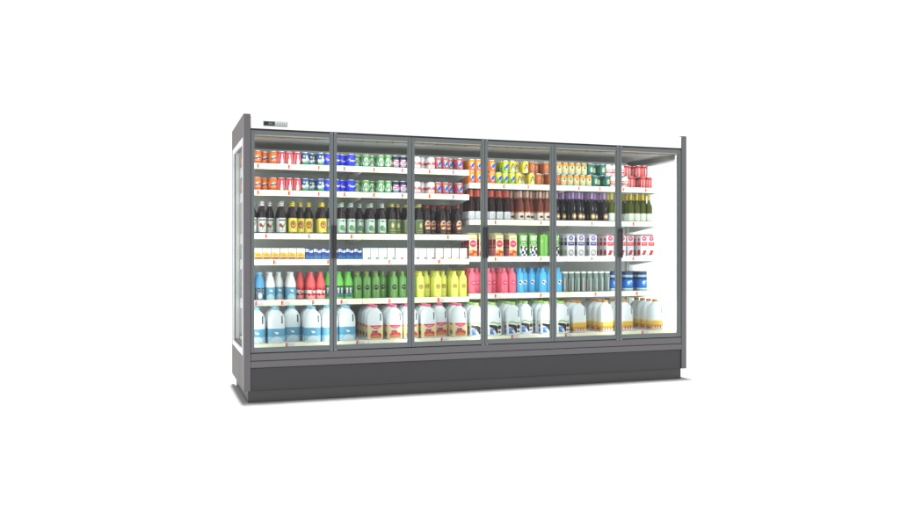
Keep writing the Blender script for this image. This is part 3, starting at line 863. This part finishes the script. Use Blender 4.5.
# descriptions: (label, category, group)
DESC = {
 'orange_can': ('orange soda can with blue lettering', 'can', 'orange soda cans on the top left shelves'),
 'red_can': ('red soda can with white bottle outline', 'can', 'red soda cans'),
 'lemon_can': ('blue and green lemon soda can', 'can', 'blue and green lemon soda cans'),
 'blue_can': ('royal blue cola can with white lettering', 'can', 'royal blue cola cans'),
 'green_can': ('green-white soda can with red dot', 'can', 'green and white soda cans'),
 'striped_can': ('red-white-blue banded cola can', 'can', 'red, white and blue banded cans'),
 'white_can': ('white cola can with red script', 'can', 'white cola cans'),
 'pink_can': ('pink soda can with blue lettering', 'can', 'pink soda cans'),
 'tangerine_can': ('orange and blue fruit soda can', 'can', 'orange and blue fruit soda cans on the right shelf'),
 'citrus_can': ('yellow-green fruit soda can', 'can', 'yellow-green fruit soda cans'),
 'yellow_can': ('yellow can with dark arch', 'can', 'yellow cans with dark arch'),
 'brown_can': ('copper brown can with ring emblem', 'can', 'copper brown cans'),
 'amber_can': ('amber can with pale green band', 'can', 'amber and pale green cans'),
 'teal_can': ('dark teal can with pale emblem', 'can', 'dark teal cans'),
 'red_white_can': ('white-topped can with red band', 'can', 'white cans with red band'),
 'scarlet_can': ('scarlet can with white vertical stripes', 'can', 'scarlet striped cans'),
 'red_label_bottle': ('dark bottle, white label with red and green', 'bottle', 'dark bottles with white labels'),
 'yellow_label_bottle': ('dark bottle with yellow label', 'bottle', 'dark bottles with yellow labels'),
 'green_label_bottle': ('dark bottle with mint green label', 'bottle', 'dark bottles with mint green labels'),
 'gold_label_bottle': ('dark bottle, dark green label, gold cap', 'bottle', 'dark bottles with dark green labels'),
 'cream_label_bottle': ('dark bottle with cream and red label', 'bottle', 'dark bottles with cream and red labels'),
 'dessert_box': ('small white and orange dessert box', 'box', 'white and orange dessert boxes'),
 'blue_box': ('small dark blue box', 'box', 'small dark blue boxes'),
 'green_mark_box': ('small white box with green corner', 'box', 'white boxes with green corner'),
 'pink_mark_box': ('small white box with pink corner', 'box', 'white boxes with pink corner'),
 'yellow_mark_box': ('small white box with yellow corner', 'box', 'white boxes with yellow corner'),
 'sky_bottle': ('light blue bottle with black blocks', 'bottle', 'light blue bottles with black blocks'),
 'milk_bottle': ('white milk bottle with blue label', 'bottle', 'white milk bottles'),
 'red_bottle': ('red bottle with white splashes', 'bottle', 'red bottles with white splashes'),
 'lime_bottle': ('lime green bottle with patterned label', 'bottle', 'lime green patterned bottles'),
 'green_bottle': ('green juice bottle with black disc', 'bottle', 'green juice bottles'),
 'yellow_bottle': ('yellow juice bottle with tan disc', 'bottle', 'yellow juice bottles'),
 'pink_bottle': ('pink juice bottle', 'bottle', 'pink juice bottles'),
 'cow_bottle': ('sky blue bottle with white disc', 'bottle', 'sky blue bottles with white disc'),
 'slate_bottle': ('slate grey bottle with coloured stripes', 'bottle', 'slate grey striped bottles'),
 'blue_jar': ('wide blue jar with dark lid', 'jar', 'wide blue jars'),
 'red_wine': ('dark wine bottle with red neck foil', 'bottle', 'wine bottles with red neck foil'),
 'rose_wine': ('amber-orange wine bottle, pale foil', 'bottle', 'amber-orange wine bottles'),
 'sparkling_wine': ('black wine bottle with purple foil', 'bottle', 'black wine bottles with purple foil'),
 'white_wine': ('green wine bottle with yellow foil', 'bottle', 'green wine bottles with yellow foil'),
 'fruit_carton': ('cream carton with pink disc', 'carton', 'cream and pink fruit cartons'),
 'cow_carton': ('green carton with cow print', 'carton', 'green cow print cartons'),
 'purple_carton': ('white carton with navy block', 'carton', 'white and navy cartons'),
 'berry_carton': ('white carton with red block', 'carton', 'white and red cartons'),
 'blue_jug': ('white jug with blue cap and label', 'jug', 'white jugs with blue labels'),
 'berry_jug': ('white jug with pink cap', 'jug', 'white jugs with pink caps'),
 'cow_jug': ('white jug with green cap', 'jug', 'white jugs with green caps'),
 'amber_jug': ('white jug with amber cap', 'jug', 'white jugs with amber caps'),
}
ORD = ['first','second','third','fourth','fifth','sixth','seventh','eighth','ninth']
NUM = ['none','one','two','three','four','five','six','seven','eight','nine']
ROWN = ['front row','second row','third row','fourth row','fifth row','sixth row']
GAP = {'orange_can':{2},'lemon_can':{1},'blue_can':{2},'green_can':{0,2},'white_can':{1},'pink_can':{2},'red_label_bottle':{2},'yellow_label_bottle':{1,2},
       'green_label_bottle':{0,3},'gold_label_bottle':{1},'cream_label_bottle':{1,3},'milk_bottle':{1},'red_bottle':{0},'lime_bottle':{0},'green_bottle':{3},
       'yellow_bottle':{1,3},'pink_bottle':{1,3},'cow_bottle':{1,2},'rose_wine':{0,3},'sparkling_wine':{0,1,4,6},'white_wine':{1},'yellow_can':{1},'brown_can':{1},
       'teal_can':{1},'scarlet_can':{1},'fruit_carton':set(),'purple_carton':set(),'berry_carton':{2},'blue_jug':{2},'berry_jug':{4},'cow_jug':{3}}
PROTO = {}
def placed(kind_name, x, y, z, rz, label):
    if kind_name not in PROTO:
        o = PROTO[kind_name] = KIND[kind_name]()
    else: o = dup(PROTO[kind_name])
    o.location = (x, y, z); o.rotation_euler = (0, 0, rz)
    d = DESC[kind_name]
    tag(o, label, d[1], d[2])
    return o
rng = random.Random(11)
SKIP = set([8,9,11,14,17,19,20,23,26,28,31,33,34,36,37,39,42,44,47,49,52,54,55,57,58,60,61,63,64,66,67,69,72,74,75,77,78,80,83,91,92,94,100,102,103,106,109,111,117,119,120,122,125,127,132,135,138,140,141,144,146,147,149,150,152,155,157,158,160,161,163,166,237,238,240,241,243,244,247,249,250,252,253,256,258,259,261,262,264,265,267,268,270,271,273,274,279,280,282,283,285,286,288,289,291,292,294,295,297,298,300,301,303,304,306,307,309,310,312,313,386,387,389,390,392,393,395,396,398,399,401,402,404,405,407,410,412,413,415,418,420,421,423,424,426,427,429,430,432,433,435,436,438,439,441,444,446,447,449,450,452,453,455,456,458,461,463,464,470,472,473,476,481,482,484,487,492,500,501,503,504,506,507,509,510,512,513,515,518,521,523,524,526,527,529,530,532,535,538,618,627,630,642,651,653,658,659,694,703,709,712,715,718])          # places no one can see from the front of the shelves
SPOT = [0]; STOCKED = {}
def stock(groups, z, y0, pitch, nrows, where, spin=.12, jit=.004, first_rows=0):
    for kd, xs in groups:
        n = len(xs)
        for i, x in enumerate(xs):
            nr = first_rows if (first_rows and x < .13) else nrows
            for r in range(nr):
                if r == 0 and i in GAP.get(kd, ()): continue
                if n == 1: pos = ''
                elif i == 0: pos = 'leftmost of '+NUM[n]
                elif i == n-1: pos = 'rightmost of '+NUM[n]
                else: pos = ORD[i]+' of '+NUM[n]+' from left'
                lb = DESC[kd][0]+(', '+where if where else '')+', '+ROWN[r]+(', '+pos if pos else '')
                SPOT[0] += 1; jx, jy, jr = rng.uniform(-1,1), rng.uniform(-1,1), rng.uniform(-spin, spin)
                if SPOT[0] in SKIP: continue
                ob = placed(kd, x+jx*.0004, y0+pitch*r+jy*jit*.5, z, jr, lb); STOCKED[ob.name] = SPOT[0]
                if kd == 'cow_carton' and i == 2: ob.rotation_euler.z = R(90)

ROWS = {
    'left_top': [
        ('orange_can', [0.083, 0.146, 0.209, 0.272]),
        ('red_can', [0.335, 0.398, 0.461]),
        ('lemon_can', [0.526, 0.589, 0.652]),
        ('blue_can', [0.715, 0.778, 0.841, 0.904]),
        ('green_can', [0.967, 1.03, 1.093, 1.156, 1.219]),
        ('striped_can', [1.282, 1.345, 1.408]),
        ('white_can', [1.471, 1.534, 1.597]),
        ('pink_can', [1.66, 1.723, 1.786, 1.852]),
    ],
    'left_bottles': [
        ('red_label_bottle', [0.109, 0.185, 0.254, 0.339]),
        ('yellow_label_bottle', [0.427, 0.499, 0.568, 0.668]),
        ('green_label_bottle', [0.751, 0.829, 0.909, 0.997, 1.074, 1.17]),
        ('gold_label_bottle', [1.256, 1.325, 1.398, 1.495]),
        ('cream_label_bottle', [1.564, 1.633, 1.702, 1.771, 1.84]),
    ],
    'left_boxes': [
        ('dessert_box', [0.085, 0.152, 0.219, 0.286, 0.353, 0.42, 0.487]),
        ('blue_box', [0.554, 0.621, 0.688, 0.755, 0.822, 0.889, 0.956]),
        ('green_mark_box', [1.028, 1.097, 1.166, 1.237]),
        ('pink_mark_box', [1.31, 1.378, 1.447, 1.516, 1.585]),
        ('yellow_mark_box', [1.661, 1.733, 1.805, 1.879]),
    ],
    'left_juice': [
        ('sky_bottle', [0.09, 0.167]),
        ('milk_bottle', [0.249, 0.326, 0.415]),
        ('red_bottle', [0.498, 0.575, 0.653]),
        ('lime_bottle', [0.73, 0.807, 0.884]),
        ('green_bottle', [0.961, 1.038, 1.115, 1.192, 1.269, 1.346, 1.423]),
        ('yellow_bottle', [1.5, 1.577, 1.654, 1.731, 1.808, 1.885]),
    ],
    'right_top_low': [
        ('tangerine_can', [1.963, 2.026, 2.089, 2.152]),
        ('citrus_can', [2.215, 2.278, 2.341]),
        ('yellow_can', [2.404, 2.467, 2.53]),
        ('brown_can', [2.593, 2.656, 2.719, 2.782]),
        ('amber_can', [2.845, 2.908, 2.971, 3.034, 3.097]),
        ('teal_can', [3.16, 3.223, 3.286]),
        ('red_white_can', [3.349, 3.412, 3.475]),
        ('scarlet_can', [3.538, 3.601, 3.664, 3.727]),
    ],
    'right_top_high': [
        ('tangerine_can', [1.963, 2.026, 2.089, 2.152]),
        ('citrus_can', [2.28]),
        ('yellow_can', [2.344, 2.407, 2.47]),
        ('brown_can', [2.533, 2.596, 2.672]),
        ('amber_can', [2.798, 2.861, 2.924, 2.987, 3.05]),
        ('teal_can', [3.113, 3.176, 3.239]),
        ('red_white_can', [3.302, 3.365, 3.428]),
        ('scarlet_can', [3.491, 3.554, 3.617, 3.68]),
    ],
    'right_bottles': [
        ('red_wine', [1.964, 2.027, 2.091, 2.157, 2.228, 2.299]),
        ('rose_wine', [2.366, 2.43, 2.494, 2.558, 2.622, 2.686, 2.75]),
        ('sparkling_wine', [2.814, 2.878, 2.942, 3.006, 3.07, 3.134, 3.2, 3.264]),
        ('white_wine', [3.342, 3.423, 3.541, 3.605, 3.669, 3.733]),
    ],
    'right_cartons': [
        ('fruit_carton', [1.969, 2.061, 2.213, 2.342]),
        ('cow_carton', [2.442, 2.537, 2.642, 2.755]),
        ('purple_carton', [2.907, 3.011, 3.133]),
        ('berry_carton', [3.308, 3.433, 3.563, 3.663, 3.738]),
    ],
    'right_juice': [
        ('pink_bottle', [1.969, 2.044, 2.119, 2.194, 2.269, 2.344]),
        ('cow_bottle', [2.419, 2.494, 2.569, 2.644, 2.719, 2.794]),
        ('slate_bottle', [2.862, 2.923, 2.984, 3.045, 3.106, 3.167, 3.228, 3.289]),
        ('blue_jar', [3.37, 3.517, 3.663]),
    ],
    'deck': [
        ('blue_jug', [0.119, 0.268, 0.406, 0.55, 0.688, 0.827]),
        ('berry_jug', [1.056, 1.217, 1.356, 1.507, 1.643, 1.779]),
        ('cow_jug', [1.932, 2.091, 2.267, 2.431, 2.583, 2.733]),
        ('amber_jug', [2.896, 3.164, 3.364, 3.675]),
    ],
}

S = .0008
stock(ROWS['left_top'], ZL[0]+S, .425, .064, 3, 'top shelf', first_rows=6)
stock(ROWS['left_top'], ZL[1]+S, .425, .064, 3, 'second shelf', first_rows=6)
stock(ROWS['left_bottles'], ZL[2]+S, .430, .070, 3, '', first_rows=5)
stock(ROWS['left_boxes'], ZL[3]+S, .420, .056, 3, '', spin=.0, first_rows=6)
stock(ROWS['left_juice'], ZL[4]+S, .430, .077, 3, '', first_rows=5)
stock(ROWS['right_top_low'], ZR[0]+S, .425, .064, 3, 'lower layer')
stock(ROWS['right_top_high'], ZR[0]+S+.1045, .425, .064, 3, 'upper layer')
stock(ROWS['right_bottles'], ZR[1]+S, .430, .066, 3, '')
stock(ROWS['right_cartons'], ZR[2]+S, .430, .074, 3, '', spin=.0)
stock(ROWS['right_juice'][:2], ZR[3]+S, .430, .077, 3, '')
stock(ROWS['right_juice'][2:3], ZR[3]+S, .425, .060, 3, '', spin=.5)
stock(ROWS['right_juice'][3:], ZR[3]+S, .440, .102, 3, '')
stock(ROWS['deck'], ZD+S, .235, .104, 4, '', spin=.02)

# ------------------------------------------------------------------ light
w = bpy.data.worlds.new('World'); scene.world = w; w.use_nodes = True
bg = w.node_tree.nodes['Background']; bg.inputs['Color'].default_value = (1,1,1,1); bg.inputs['Strength'].default_value = 1.15
def area(name, loc, rot, sx, sy, power, colr=(1,1,1)):
    l = bpy.data.lights.new(name, 'AREA'); l.shape = 'RECTANGLE'; l.size = sx; l.size_y = sy; l.energy = power; l.color = colr
    o = bpy.data.objects.new(name, l); col.objects.link(o); o.location = loc; o.rotation_euler = rot
    return o
for i in range(7):
    x = .050+.625*i
    if i == 0: x = .060
    if i == 6: x = L-.060
    area('led_strip', (x, .078, 1.21), (R(90), 0, 0), .012, 1.52, 2.8, (.99,1,.985))
area('studio_softbox', (L/2, 7.2, 160.0), (0, 0, 0), 3.4, 12.8, 860000)  # added lamp, unseen far overhead: whitens the floor and shapes the base shadow
area('canopy_led', (L/2, .175, 1.990), (R(42), 0, 0), 3.6, .02, 7.0, (.97,1,.99))  # added fill lamp, no visible fitting: brightens the upper back wall

# ------------------------------------------------------------------ camera
cam = bpy.data.cameras.new('camera'); co = bpy.data.objects.new('camera', cam); col.objects.link(co)
cam.sensor_width = 36; cam.lens = 850/900*36; cam.clip_end = 500; cam.shift_y = -.0007
co.location = (-.618, -6.464, 1.127); co.rotation_euler = (R(90), 0, R(-19.1))
scene.camera = co
scene.render.engine = 'CYCLES'
scene.cycles.max_bounces = 10; scene.cycles.transparent_max_bounces = 16; scene.cycles.diffuse_bounces = 5
scene.cycles.caustics_reflective = False; scene.cycles.caustics_refractive = False
scene.view_settings.view_transform = 'Standard'; scene.view_settings.look = 'None'
scene.view_settings.exposure = 0; scene.view_settings.gamma = 1
